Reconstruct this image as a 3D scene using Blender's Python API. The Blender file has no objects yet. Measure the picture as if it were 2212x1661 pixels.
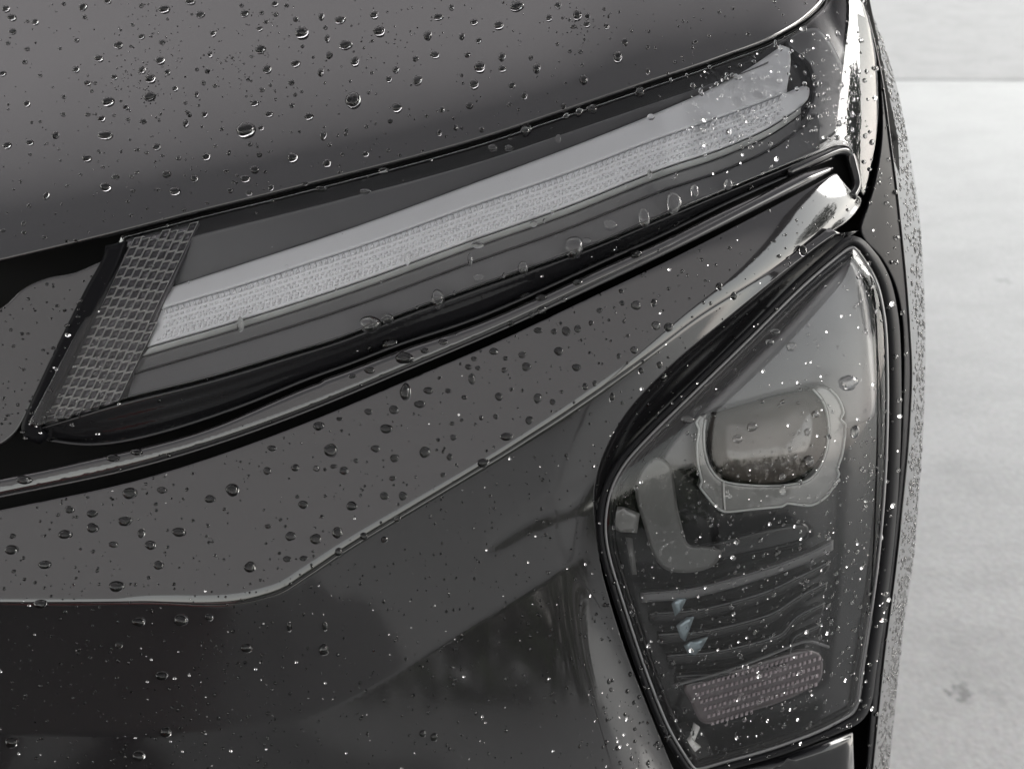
import bpy, math, random
import numpy as np
from mathutils import Vector, Matrix
from mathutils.bvhtree import BVHTree
from mathutils.geometry import delaunay_2d_cdt

random.seed(7); rng = np.random.default_rng(11)
SC = bpy.context.scene
COL = SC.collection

# ------------------------------------------------------------------ camera
CAM = np.array([0.0, 0.0, 1.35]); PITCH = math.radians(35)
Fv = np.array([0, math.cos(PITCH), -math.sin(PITCH)])
Uv = np.array([0, math.sin(PITCH), math.cos(PITCH)])
Rv = np.array([1.0, 0, 0])
FP = 35 / 36 * 2212.0
cd = bpy.data.cameras.new('camera'); cam = bpy.data.objects.new('camera', cd); COL.objects.link(cam)
cam.location = CAM; cam.rotation_euler = (math.pi / 2 - PITCH, 0, 0)
cd.lens = 35; cd.sensor_width = 36; cd.clip_start = 0.01; cd.clip_end = 500
cd.dof.use_dof = True; cd.dof.focus_distance = 0.78; cd.dof.aperture_fstop = 6.3
SC.camera = cam

# ------------------------------------------------------------------ light
SUN_EL, SUN_AZ = math.radians(29), math.radians(79)      # azimuth from +Y towards +X
w = bpy.data.worlds.new("World"); SC.world = w; w.use_nodes = True
nt = w.node_tree; nt.nodes.clear()
sky = nt.nodes.new('ShaderNodeTexSky'); sky.sky_type = 'NISHITA'; sky.sun_disc = False
sky.sun_elevation = SUN_EL; sky.sun_rotation = SUN_AZ
sky.air_density = 2.2; sky.dust_density = 1.0; sky.ozone_density = 1.0
hs = nt.nodes.new('ShaderNodeHueSaturation'); hs.inputs['Saturation'].default_value = 0.16
bg = nt.nodes.new('ShaderNodeBackground'); bg.inputs[1].default_value = 0.15
wo = nt.nodes.new('ShaderNodeOutputWorld')
nt.links.new(sky.outputs[0], hs.inputs['Color']); nt.links.new(hs.outputs[0], bg.inputs[0]); nt.links.new(bg.outputs[0], wo.inputs[0])
sd = bpy.data.lights.new('sun', 'SUN'); sd.energy = 1.5; sd.angle = math.radians(36); sd.color = (1, 0.97, 0.93)
sun = bpy.data.objects.new('sun', sd); COL.objects.link(sun)
sv = Vector((math.sin(SUN_AZ) * math.cos(SUN_EL), math.cos(SUN_AZ) * math.cos(SUN_EL), math.sin(SUN_EL)))
sun.rotation_euler = sv.to_track_quat('Z', 'Y').to_euler()
SC.view_settings.view_transform = 'Standard'; SC.view_settings.look = 'None'
SC.view_settings.exposure = 1.8; SC.view_settings.gamma = 1
SC.render.engine = 'CYCLES'
cy = SC.cycles
cy.max_bounces = 14; cy.transparent_max_bounces = 24; cy.transmission_bounces = 12; cy.glossy_bounces = 6; cy.diffuse_bounces = 4
cy.caustics_reflective = False; cy.caustics_refractive = False
cy.use_denoising = True; cy.sample_clamp_indirect = 8

# ------------------------------------------------------------------ helpers
def P(x, y, z):
    x = np.asarray(x, float); y = np.asarray(y, float); z = np.asarray(z, float)
    X = (x - 1106) / FP * z; Y = (829.5 - y) / FP * z
    return CAM + z[..., None] * Fv + X[..., None] * Rv + Y[..., None] * Uv

def PX(p):          # world -> picture (for picking only)
    d = np.asarray(p) - CAM; z = d @ Fv
    return 1106 + (d @ Rv) / z * FP, 829.5 - (d @ Uv) / z * FP

def curve(pts):
    pts = np.array(pts, float); xs, ys = pts[:, 0], pts[:, 1]
    m = np.gradient(ys, xs)
    def f(x):
        x = np.asarray(x, float)
        i = np.clip(np.searchsorted(xs, x) - 1, 0, len(xs) - 2)
        h = xs[i + 1] - xs[i]; t = (x - xs[i]) / h
        lin_lo = ys[0] + m[0] * (x - xs[0]); lin_hi = ys[-1] + m[-1] * (x - xs[-1])
        v = ((2*t**3-3*t**2+1) * ys[i] + (t**3-2*t**2+t) * h * m[i] + (-2*t**3+3*t**2) * ys[i+1] + (t**3-t**2) * h * m[i+1])
        return np.where(x < xs[0], lin_lo, np.where(x > xs[-1], lin_hi, v))
    return f

def spline(pts, closed=False, step=7.0, sharp=()):
    """Catmull-Rom through pts, evenly resampled; indices in sharp stay corners"""
    pts = [np.array(p, float) for p in pts]; n = len(pts); out = []
    rngs = range(n if closed else n - 1)
    for i in rngs:
        p1, p2 = pts[i], pts[(i + 1) % n]
        p0 = pts[(i - 1) % n] if (closed or i > 0) else 2 * p1 - p2
        p3 = pts[(i + 2) % n] if (closed or i + 2 < n) else 2 * p2 - p1
        if i in sharp: p0 = 2 * p1 - p2
        if (i + 1) % n in sharp: p3 = 2 * p2 - p1
        L = np.linalg.norm(p2 - p1); k = max(1, int(round(L / step)))
        m1, m2 = (p2 - p0) / 2, (p3 - p1) / 2
        l1, l2 = np.linalg.norm(m1), np.linalg.norm(m2)
        if l1 > L: m1 = m1 * L / l1
        if l2 > L: m2 = m2 * L / l2
        for j in range(k):
            t = j / k
            out.append((2*t**3-3*t**2+1) * p1 + (t**3-2*t**2+t) * m1 + (-2*t**3+3*t**2) * p2 + (t**3-t**2) * m2)
    if not closed: out.append(pts[-1])
    return np.array(out)

def along(f, x0, x1, step=8.0, off=0.0):
    n = max(2, int(abs(x1 - x0) / step) + 1)
    xs = np.linspace(x0, x1, n)
    return np.stack([xs, f(xs) + off], 1)

def seg_dist(pts, poly, closed=True):
    a = poly; b = np.roll(poly, -1, 0) if closed else poly[1:]
    if not closed: a = poly[:-1]
    ab = b - a; L2 = (ab ** 2).sum(1) + 1e-12
    out = np.empty(len(pts))
    for s in range(0, len(pts), 2000):
        p = pts[s:s+2000]
        ap = p[:, None] - a[None]
        t = np.clip((ap * ab).sum(2) / L2, 0, 1)
        d = ap - t[..., None] * ab
        out[s:s+2000] = np.sqrt((d ** 2).sum(2)).min(1)
    return out

def inside(pts, poly):
    x, y = pts[:, 0], pts[:, 1]; c = np.zeros(len(pts), bool)
    n = len(poly); j = n - 1
    for i in range(n):
        xi, yi = poly[i]; xj, yj = poly[j]
        if yi != yj:
            cond = ((yi > y) != (yj > y)) & (x < (xj - xi) * (y - yi) / (yj - yi) + xi)
            c ^= cond
        j = i
    return c

def link(name, verts, faces, mat, parent=None, smooth=True, kind=None, mats=None, fmat=None):
    me = bpy.data.meshes.new(name)
    me.from_pydata([tuple(map(float, v)) for v in verts], [], faces); me.update()
    if smooth: me.polygons.foreach_set('use_smooth', [True] * len(me.polygons))
    for m in (mats or [mat]): me.materials.append(m)
    if fmat is not None: me.polygons.foreach_set('material_index', fmat)
    o = bpy.data.objects.new(name, me); COL.objects.link(o)
    if parent: o.parent = parent
    if kind: o['kind'] = kind
    return o

OUTER = []       # (id, verts, tris) of surfaces that drops can sit on

def panel(name, poly, zf, mat, parent, roll=(6, 0.0015), step=12, thick=0.004, outer=None, kind=None, skirt=True, label=None):
    """a panel whose outline is poly (picture units) standing at depth zf; its rim rolls back over roll[0] units"""
    poly = np.asarray(poly, float)
    area = 0.5 * np.sum(poly[:, 0] * np.roll(poly[:, 1], -1) - np.roll(poly[:, 0], -1) * poly[:, 1])
    if area < 0: poly = poly[::-1]
    t = np.roll(poly, -1, 0) - np.roll(poly, 1, 0); t /= np.linalg.norm(t, axis=1)[:, None] + 1e-9
    nrm = np.stack([-t[:, 1], t[:, 0]], 1)
    W, D = roll
    pts = [poly]; dd = [np.zeros(len(poly))]
    for fr in (0.12, 0.3, 0.55, 0.8, 1.05):
        q = poly + nrm * W * fr
        ds = seg_dist(q, poly); ok = inside(q, poly) & (ds > W * fr * 0.93)
        pts.append(q[ok]); dd.append(ds[ok])
    lo, hi = poly.min(0), poly.max(0)
    gx, gy = np.meshgrid(np.arange(lo[0], hi[0], step), np.arange(lo[1], hi[1], step * 0.87))
    gx[1::2] += step / 2
    g = np.stack([gx.ravel(), gy.ravel()], 1)
    g = g[inside(g, poly)]; ds = seg_dist(g, poly); ok = ds > W * 1.05 + step * 0.45
    pts.append(g[ok]); dd.append(ds[ok])
    pts = np.concatenate(pts); nb = len(poly)
    edges = [(i, (i + 1) % nb) for i in range(nb)]
    v2, _, f2, ov, _, _ = delaunay_2d_cdt([Vector(p) for p in pts], edges, [], 1, 1e-4)
    v2 = np.array([tuple(v) for v in v2])
    cen = np.array([v2[list(f)].mean(0) for f in f2])
    ok = inside(cen, poly); f2 = [f for f, k in zip(f2, ok) if k]
    ds = seg_dist(v2, poly)
    u = np.clip(1 - ds / W, 0, 1)
    z = zf(v2[:, 0], v2[:, 1]) + D * (1 - np.sqrt(np.clip(1 - u * u * 0.96, 0, 1)))
    V = list(P(v2[:, 0], v2[:, 1], z)); faces = []
    # face the camera
    for f in f2:
        a, b, c = (V[i] for i in f[:3])
        n = np.cross(b - a, c - a)
        faces.append(tuple(f) if n @ (CAM - a) > 0 else tuple(reversed(f)))
    if outer: OUTER.append((outer, np.array(V), list(faces)))
    if skirt:
        cnt = {}
        for f in faces:
            for i in range(len(f)):
                e = (f[i], f[(i + 1) % len(f)]); cnt[e] = 1
        bnd = [e for e in cnt if (e[1], e[0]) not in cnt]
        m = {}
        for a, b in bnd:
            for k in (a, b):
                if k not in m:
                    m[k] = len(V); V.append(V[k] + Fv * thick)
        for a, b in bnd: faces.append((b, a, m[a], m[b]))
    o = link(name, V, faces, mat, parent, kind=kind)
    if label: o['label'] = label
    return o

def tube(name, pts, zf, off, rx, mat, parent, ry=None, seg=10, kind=None, closed=False, lift=0.0):
    """a rod of radius rx metres along a picture line, its axis at depth zf + off"""
    pts = np.asarray(pts, float); z = zf(pts[:, 0], pts[:, 1]) + off
    C = P(pts[:, 0], pts[:, 1], z); n = len(C); V = []; faces = []
    for i in range(n):
        t = C[(i + 1) % n if closed else min(i + 1, n - 1)] - C[i - 1 if closed else max(i - 1, 0)]
        t /= np.linalg.norm(t) + 1e-12
        b = (CAM - C[i]); b -= t * (b @ t); b /= np.linalg.norm(b); s = np.cross(t, b)
        r = rx[i] if hasattr(rx, '__len__') else rx
        r2 = r if ry is None else ry
        for k in range(seg):
            a = 2 * math.pi * k / seg; V.append(C[i] + s * math.cos(a) * r + b * math.sin(a) * r2)
    for i in range(n if closed else n - 1):
        j = (i + 1) % n
        for k in range(seg):
            faces.append((i*seg+k, i*seg+(k+1)%seg, j*seg+(k+1)%seg, j*seg+k))
    if not closed:
        faces.append(tuple(range(seg))[::-1]); faces.append(tuple((n-1)*seg+k for k in range(seg)))
    return link(name, V, faces, mat, parent, kind=kind)

def empty(name, loc, parent=None):
    o = bpy.data.objects.new(name, None); COL.objects.link(o); o.location = loc
    o.empty_display_size = 0.05
    if parent: o.parent = parent
    return o

def tag(o, label, cat, group=None, kind=None):
    o['label'] = label; o['category'] = cat
    if group: o['group'] = group
    if kind: o['kind'] = kind
    return o

# ------------------------------------------------------------------ materials
def newmat(name):
    m = bpy.data.materials.new(name); m.use_nodes = True; nt = m.node_tree
    b = nt.nodes['Principled BSDF']; return m, nt, b

def principled(name, col, rough=0.4, ior=1.5, metal=0.0, noise=None, bump=None, rnoise=None, trans=0.0):
    m, nt, b = newmat(name)
    b.inputs['Base Color'].default_value = (*col, 1); b.inputs['Roughness'].default_value = rough
    b.inputs['IOR'].default_value = ior; b.inputs['Metallic'].default_value = metal
    b.inputs['Transmission Weight'].default_value = trans
    if noise or bump or rnoise:
        tc = nt.nodes.new('ShaderNodeTexCoord')
    if noise:
        sc, amt = noise
        n = nt.nodes.new('ShaderNodeTexNoise'); n.inputs['Scale'].default_value = sc; n.inputs['Detail'].default_value = 8
        r = nt.nodes.new('ShaderNodeMapRange'); r.inputs[1].default_value = 0.3; r.inputs[2].default_value = 0.7
        r.inputs[3].default_value = 1 - amt; r.inputs[4].default_value = 1 + amt
        mx = nt.nodes.new('ShaderNodeVectorMath'); mx.operation = 'SCALE'; mx.inputs[0].default_value = col
        nt.links.new(tc.outputs['Object'], n.inputs[0]); nt.links.new(n.outputs[0], r.inputs[0])
        nt.links.new(r.outputs[0], mx.inputs['Scale']); nt.links.new(mx.outputs[0], b.inputs['Base Color'])
    if rnoise:
        sc, lo, hi = rnoise
        n = nt.nodes.new('ShaderNodeTexNoise'); n.inputs['Scale'].default_value = sc; n.inputs['Detail'].default_value = 6
        r = nt.nodes.new('ShaderNodeMapRange'); r.inputs[1].default_value = 0.35; r.inputs[2].default_value = 0.7
        r.inputs[3].default_value = lo; r.inputs[4].default_value = hi
        nt.links.new(tc.outputs['Object'], n.inputs[0]); nt.links.new(n.outputs[0], r.inputs[0]); nt.links.new(r.outputs[0], b.inputs['Roughness'])
    if bump:
        sc, st, di = bump
        n = nt.nodes.new('ShaderNodeTexNoise'); n.inputs['Scale'].default_value = sc; n.inputs['Detail'].default_value = 3
        bp = nt.nodes.new('ShaderNodeBump'); bp.inputs['Strength'].default_value = st; bp.inputs['Distance'].default_value = di
        nt.links.new(tc.outputs['Object'], n.inputs[0]); nt.links.new(n.outputs[0], bp.inputs['Height']); nt.links.new(bp.outputs[0], b.inputs['Normal'])
    return m

M = {}
M['paint'] = principled('black_metallic_paint', (0.015, 0.0142, 0.0152), 0.05, 1.75, noise=(1400, 0.25), rnoise=(9, 0.045, 0.10), bump=(160, 0.012, 0.0006))
M['gloss_black'] = principled('gloss_black_plastic', (0.008, 0.008, 0.009), 0.06, 1.5, rnoise=(14, 0.04, 0.12))
M['rubber'] = principled('black_rubber_gasket', (0.004, 0.004, 0.005), 0.45, 1.15)
M['void'] = principled('black_gap_backing', (0.004, 0.004, 0.004), 0.8, 1.3)
M['housing'] = principled('grey_lamp_housing', (0.13, 0.13, 0.134), 0.35, 1.45, noise=(12, 0.08))
M['bezel'] = principled('black_lamp_bezel', (0.010, 0.010, 0.011), 0.2, 1.4)
M['guide'] = principled('milky_light_guide', (0.84, 0.85, 0.87), 0.28, 1.5, noise=(9, 0.06))
M['guide_prism'] = principled('milky_prism_texture', (0.88, 0.88, 0.90), 0.12, 1.55, noise=(500, 0.3))
M['chrome'] = principled('bright_reflector_rim', (0.95, 0.94, 0.92), 0.3, 1.9, metal=0.1)
M['cell'] = principled('grey_reflector_facet', (0.09, 0.085, 0.094), 0.10, 1.7, metal=0.2)
M['frost'] = principled('frosted_pale_plastic', (0.52, 0.53, 0.52), 0.25, 1.5, noise=(30, 0.12))
M['wing'] = principled('dark_grey_wing_plastic', (0.12, 0.12, 0.118), 0.25, 1.5)
M['grey_clear'] = principled('smoky_bracket_plastic', (0.22, 0.22, 0.215), 0.18, 1.6, noise=(30, 0.15))
M['satin'] = principled('satin_black_trim', (0.008, 0.008, 0.009), 0.35, 1.17)
M['recess'] = principled('recessed_black_plastic', (0.007, 0.0068, 0.0075), 0.16, 1.32)
M['facet'] = principled('pale_blue_reflector_facet', (0.26, 0.32, 0.35), 0.15, 1.5, metal=0.4)

def cover_glass():
    m = bpy.data.materials.new('clear_lamp_cover'); m.use_nodes = True; nt = m.node_tree; nt.nodes.clear()
    out = nt.nodes.new('ShaderNodeOutputMaterial'); mix = nt.nodes.new('ShaderNodeMixShader')
    tr = nt.nodes.new('ShaderNodeBsdfTransparent'); tr.inputs[0].default_value = (0.96, 0.96, 0.965, 1)
    gl = nt.nodes.new('ShaderNodeBsdfGlossy'); gl.inputs['Roughness'].default_value = 0.03
    fr = nt.nodes.new('ShaderNodeFresnel'); fr.inputs[0].default_value = 1.50
    nt.links.new(fr.outputs[0], mix.inputs[0]); nt.links.new(tr.outputs[0], mix.inputs[1]); nt.links.new(gl.outputs[0], mix.inputs[2])
    nt.links.new(mix.outputs[0], out.inputs[0]); return m
M['cover'] = cover_glass()
def water(name, ior):
    m = bpy.data.materials.new(name); m.use_nodes = True; nt = m.node_tree; nt.nodes.clear()
    out = nt.nodes.new('ShaderNodeOutputMaterial'); g = nt.nodes.new('ShaderNodeBsdfGlass')
    g.inputs['IOR'].default_value = ior; g.inputs['Roughness'].default_value = 0.0
    nt.links.new(g.outputs[0], out.inputs[0]); return m
M['water'] = water('rain_water', 1.46); M['water_lamp'] = water('rain_water_on_lamp', 1.45)
def solid_glass(name, ior, col):
    m = bpy.data.materials.new(name); m.use_nodes = True; nt = m.node_tree; nt.nodes.clear()
    out = nt.nodes.new('ShaderNodeOutputMaterial'); g = nt.nodes.new('ShaderNodeBsdfGlass')
    g.inputs['IOR'].default_value = ior; g.inputs['Roughness'].default_value = 0.02; g.inputs['Color'].default_value = (*col, 1)
    nt.links.new(g.outputs[0], out.inputs[0]); return m
M['projector'] = solid_glass('projector_glass', 1.5, (0.9, 0.88, 0.85))

# ------------------------------------------------------------------ the shape of the car's corner
HE = curve([(-400, 655), (0, 567), (242, 509), (432, 460), (588, 422), (765, 377), (900, 342), (1050, 299), (1200, 249), (1400, 181), (1560, 126), (1690, 74), (1750, 36), (1786, 0), (1810, -40)])
SEAM = curve([(-300, 1030), (83, 950), (140, 964), (195, 969), (281, 957), (400, 925), (478, 899), (553, 872), (670, 822), (765, 790), (843, 757), (1016, 700), (1154, 641), (1310, 568), (1435, 513), (1575, 442), (1690, 392), (1800, 345), (1850, 330)])
GROOVE = curve([(-400, 1160), (0, 1075), (303, 1010), (519, 944), (670, 888), (895, 794), (1102, 706), (1223, 649), (1435, 549), (1640, 446), (1740, 396), (1800, 366)])
GROOVE2 = curve([(-400, 1182), (0, 1097), (303, 1031), (519, 962), (670, 905), (895, 810), (1102, 721), (1223, 663), (1435, 562), (1640, 457), (1740, 405), (1800, 371)])
CREASE = curve([(-700, 1285), (-200, 1300), (300, 1300), (560, 1294), (610, 1278), (660, 1246), (740, 1192), (870, 1112), (1000, 1034), (1100, 973), (1300, 841), (1390, 776), (1500, 692), (1640, 603), (1740, 535), (1800, 488), (1850, 435), (1880, 395)])
SIL = [(1845, -120), (1872, 0), (1905, 80), (1941, 200), (1966, 330), (1985, 450), (1995, 580), (2000, 750), (1996, 900), (1987, 1050), (1975, 1200), (1953, 1350), (1936, 1510), (1921, 1661), (1895, 1900)]
INN = [(1838, -120), (1858, 0), (1874, 35), (1895, 120), (1909, 193), (1923, 300), (1937, 404), (1955, 574), (1965, 700), (1970, 803), (1964, 941), (1954, 1052), (1934, 1235), (1910, 1419), (1885, 1661), (1860, 1900)]
SILX = curve([(y, x) for x, y in SIL]); INNX = curve([(y, x) for x, y in INN])
MM = 0.00036
def soften(f, s=45.0, lo=-400, hi=1900):
    xs = np.arange(lo, hi, 6.0); k = np.exp(-(np.arange(-24, 25) * 6.0 / s) ** 2); k /= k.sum()
    ys = np.convolve(np.pad(f(xs), 24, mode='reflect', reflect_type='odd'), k, 'valid')
    return lambda x: np.interp(np.asarray(x, float), xs, ys)
SEAM = soften(SEAM, 60); GROOVE = soften(GROOVE, 60); GROOVE2 = soften(GROOVE2, 60)
Z0 = 0.75
def base(x, y):
    x = np.asarray(x, float); y = np.asarray(y, float)
    t = SILX(y) - x; L = 760.0
    u = np.clip((L - t) / L, 0, 0.972)
    z = Z0 + 0.15 * (1 - np.sqrt(1 - u * u))
    z = z + 0.00003 * (1106 - x) * 0.6          # the nose runs slightly away to the left
    # lamp and panel lean back a little towards the top
    z = z + (900 - y) * MM * 0.02
    return z
def hoodz(x, y):
    e = HE(x); d = np.maximum(0, (e - y)) * 0.96 * MM
    s = 0.22 * d + 0.40 * (np.sqrt(0.05**2 + d**2) - 0.05) + 0.10 * d
    return base(x, np.maximum(y, e)) + s - 0.0015 + 0.0 * x
def crease_d(x, y):
    c = CREASE(x); sl = (CREASE(np.asarray(x) + 5) - CREASE(np.asarray(x) - 5)) / 10
    return (y - c) / np.sqrt(1 + sl * sl)
_xs = np.arange(-900, 2300, 10.0); _ys = CREASE(_xs); _k = np.exp(-(np.arange(-45, 46) / 20.0) ** 2); _k /= _k.sum()
_ysm = np.convolve(np.pad(_ys, 45, mode='reflect', reflect_type='odd'), _k, 'valid')
def crease_far(x, y):
    x = np.asarray(x, float); c = np.interp(x, _xs, _ysm); sl = (np.interp(x + 20, _xs, _ysm) - np.interp(x - 20, _xs, _ysm)) / 40
    return (y - c) / np.sqrt(1 + sl * sl)
def Az(x, y):
    d = crease_d(x, y)
    sc_ = 12 + 22 * np.clip((np.asarray(x) - 1050) / 750, 0, 1)
    lip = np.exp(-np.clip(-d, 0, 400) / sc_) * sc_ / 14          # the lower edge curls under
    low = np.clip((x - 250) / 400, 0, 1)
    return base(x, y) + 0.0019 * lip * low + 0.00002 * (900 - y) * 0.0
def Bz(x, y):
    d0 = np.maximum(crease_d(x, y), 0); w_ = np.exp(-(d0 / 130.0) ** 2)
    d = np.maximum(d0 * w_ + (1 - w_) * crease_far(x, y), 0) * MM
    s = 0.42 * d
    s = np.where(d > 0.10, s - 0.16 * (d - 0.10), s)
    return base(x, y) + s + 0.0003 + 0.0019 * (12 + 22 * np.clip((np.asarray(x) - 1050) / 750, 0, 1)) / 14 * np.clip((np.asarray(x) - 250) / 400, 0, 1)
def sidez(x, y):
    yy = np.maximum(np.asarray(y, float) - 520, 0) * MM
    return base(x, y) + 0.02 * yy + 0.62 * yy * yy
def HLz(x, y):
    x = np.asarray(x, float)
    b = np.where(x > 1450, 0.55 * base(x, y) + 0.45 * (base(1450, y) + 0.12 * (x - 1450) * MM), base(x, y))
    return b - base(x, y) + sidez(x, y) + 0.004

# ------------------------------------------------------------------ car
car = empty('car', (0.0, 1.9, 0.0))
tag(car, 'black metallic car front corner with wet bonnet, slim upper lamp and lower headlamp', 'car')
def add(o):  # keep world placement under the car
    o.matrix_parent_inverse = Matrix.Translation(-Vector(car.location)); return o
_link = link
def link(name, verts, faces, mat, parent=None, **k):
    off = np.zeros(3)
    p = parent
    while p is not None:
        off += np.array(p.location); p = p.parent
    return _link(name, [np.asarray(v) - off for v in verts], faces, mat, parent, **k)

# hood
hp = np.concatenate([along(HE, -300, 1786, 10, -3), [(1800, -60), (1806, -140), (1700, -420), (-300, -420)]])
panel('hood', hp, hoodz, M['paint'], car, roll=(9, 0.003), step=16, outer='hood')
# fascia panel between groove and crease
top = along(GROOVE2, -300, 1800, 10, 4)
crs = along(CREASE, -300, 1790, 8, 0)[::-1]
tip = spline([(1808, 374), (1822, 392), (1840, 412), (1862, 430), (1852, 455), (1830, 478), (1795, 502)], step=6)
panel('fascia_panel', np.concatenate([top, tip, crs[1:]]), Az, M['paint'], car, roll=(30, 0.0005), step=11, outer='fascia')
# narrow bar between lamp and groove
def barz(x, y):
    a, b = SEAM(x), GROOVE(x); t = np.clip((y - a) / (b - a), 0, 1)
    return base(x, y) + 0.006 * (t - 0.35) ** 2 - 0.002
bt = along(SEAM, -300, 1760, 10, 5); bt[:, 1] = np.where(bt[:, 0] < 300, 0, 0) + bt[:, 1]
lb = curve([(-300, 1090), (0, 1031), (86, 1014), (216, 984), (324, 960), (478, 913), (553, 880), (670, 829), (765, 797), (900, 740)])
lb = soften(lb, 50)
bt[:, 1] = np.where(bt[:, 0] < 700, np.maximum(bt[:, 1], lb(bt[:, 0]) + 2), bt[:, 1])
panel('fascia_bar', np.concatenate([bt, along(GROOVE, -300, 1795, 10, 0)[::-1]]), barz, M['paint'], car, roll=(14, 0.005), step=6, outer='fascia')
_gx = np.linspace(-300, 1796, 220); _gr = 0.0010 + 0.0038 * np.clip((_gx - 1080) / 620, 0, 1) ** 1.3
_gr = np.where(_gx > 1740, _gr * np.clip(1 - (_gx - 1740) / 90, 0.3, 1), _gr)
tube('groove_lip', np.stack([_gx, GROOVE(_gx) - 1 - _gr / MM * 0.75], 1), base, 0.0008, _gr, M['paint'], car, seg=28)
# bumper below the crease, cut out for the headlamp
HL_LEFT = [(1852, 494), (1800, 532), (1722, 602), (1602, 720), (1482, 838), (1380, 940), (1318, 1020), (1290, 1100), (1290, 1180), (1310, 1270), (1350, 1400), (1405, 1540), (1455, 1661), (1500, 1760), (1600, 1900)]
hl_l = spline(HL_LEFT, step=9)
rec = spline([(1838, 500), (1800, 508), (1690, 590), (1570, 688), (1450, 788), (1358, 885), (1306, 975), (1284, 1060), (1286, 1130), (1296, 1210)], step=8)
bp = np.concatenate([along(CREASE, -300, 1790, 9, -5), rec[3:], hl_l[hl_l[:, 1] > 1225], [(1600, 2350), (-300, 2350)]])
POCK = spline([(1042, 1192), (1075, 1138), (1160, 1082), (1255, 1030), (1298, 1012), (1300, 1050), (1282, 1092), (1235, 1118), (1150, 1150), (1085, 1186)], closed=True, step=6)
def Bz2(x, y):
    # the scoop beside the headlamp
    q = np.stack([np.ravel(x), np.ravel(y)], 1)
    d = seg_dist(q, hl_l, closed=False).reshape(np.shape(x))
    g = np.clip((np.asarray(y) - 700) / 300, 0, 1)
    yy = np.asarray(y, float)
    # blend into the headlamp's own depth at its rim
    k = np.exp(-(d / 55.0) ** 2)
    k2 = np.clip(1.2 - 0.0 * yy, 0, 1)
    pin = inside(q, POCK); pdist = np.where(pin, seg_dist(q, POCK), 0).reshape(np.shape(x))
    return Bz(x, y) * (1 - k * k2) + (HLz(x, y) + 0.001) * k * k2 + 0.0012 * (1 - np.exp(-pdist / 20.0))
panel('bumper', bp, Bz2, M['paint'], car, roll=(22, 0.0003), step=11, outer='bumper')
def recz(x, y):
    q = np.stack([np.ravel(x), np.ravel(y)], 1); d = seg_dist(q, rec, closed=False).reshape(np.shape(x))
    return Bz2(x, y) + 0.001 + 0.009 * (1 - np.exp(-d / 12.0))
hin = hl_l[hl_l[:, 1] < 1215] + (3, 3)
panel('lamp_recess', np.concatenate([rec, hin[::-1]]), recz, M['recess'], car, roll=(6, 0.0005), step=8, outer='bumper')
# side strip between the lamps and the fender
strip_l = [(1850, -120), (1868, 0), (1884, 60), (1897, 130), (1905, 239), (1905, 290), (1899, 343), (1887, 403), (1873, 447), (1858, 492), (1868, 520), (1905, 560), (1935, 620), (1950, 700), (1952, 820), (1945, 1000), (1925, 1200), (1905, 1350), (1885, 1500), (1872, 1661), (1850, 1900)]
sp = np.concatenate([spline(strip_l, step=9), spline(INN, step=9)[::-1] - (2, 0)])
M['satin_'] = principled('satin_black_trim_', (0.008, 0.008, 0.009), 0.35, 1.17)
panel('side_trim', sp, lambda x, y: sidez(x, y) + 0.001, M['satin'], car, roll=(5, 0.002), step=9, outer='trim')
# fender: rolls away to the silhouette and then runs back along the car
inn = spline(INN, step=9); V = []; nrow = 14
Fy = inn[:, 1]; sx = SILX(Fy)
for j in range(nrow):
    t = j / (nrow - 1)
    xx = inn[:, 0] + (sx - inn[:, 0]) * math.sin(t * math.pi / 2)
    zz = sidez(inn[:, 0], Fy) + 0.0005 + 0.06 * (1 - math.cos(t * math.pi / 2)) + 0.10 * math.sin(t * math.pi / 2)
    V.append(P(xx, Fy, zz))
for k in range(1, 8): V.append(V[nrow - 1] + (Fv * np.array([1, 1, 0.0])) * 0.2 * k + np.array([-0.012, 0, 0]) * k * k * 0.4)
rows = len(V); n = len(inn); VV = np.concatenate(V); faces = []
for j in range(rows - 1):
    for i in range(n - 1): faces.append((j*n+i, j*n+i+1, (j+1)*n+i+1, (j+1)*n+i))
a, b, c = (VV[i] for i in faces[0][:3])
if np.cross(b - a, c - a) @ (CAM - a) < 0: faces = [f[::-1] for f in faces]
link('fender', VV, faces, M['paint'], car)
OUTER.append(('fender', VV, [f for f in faces if max(f) < nrow * n]))
tube('fender_edge', inn, sidez, 0.0, 0.0007, M['paint'], car, seg=8)
# centre panel left of the lamp
cp = spline([(-300, 700), (-120, 690), (0, 664), (50, 622), (100, 600), (160, 588), (226, 562), (222, 580), (180, 650), (120, 770), (64, 882), (48, 915), (30, 940), (0, 962), (-80, 990), (-300, 1040)], step=7)
panel('grille_surround', cp, lambda x, y: base(x, y) + 0.004 + (y - 600) * MM * 0.06, M['paint'], car, roll=(6, 0.003), step=10, outer='fascia')
gp = spline([(-300, 1010), (-80, 1006), (0, 972), (40, 950), (60, 938), (72, 946), (50, 968), (0, 990), (-80, 1020), (-300, 1060)], step=7)
# black sheet added behind every gap to look like deep shade
bk = [(-300, 350), (600, 300), (1700, -60), (1850, -140), (1940, 300), (1960, 700), (1940, 1300), (1850, 1950), (-300, 1950)]
panel('gap_backing', bk, lambda x, y: base(np.minimum(x, 1800), y) + 0.055 + 0.14 * np.maximum(np.clip((np.asarray(x, float) - 900) / 400, 0, 1) * np.clip((np.asarray(y, float) - 500) / 400, 0, 1), np.clip((np.asarray(y, float) - 1150) / 400, 0, 1.6)), M['void'], car, roll=(5, 0.001), step=60, skirt=False)

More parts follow.
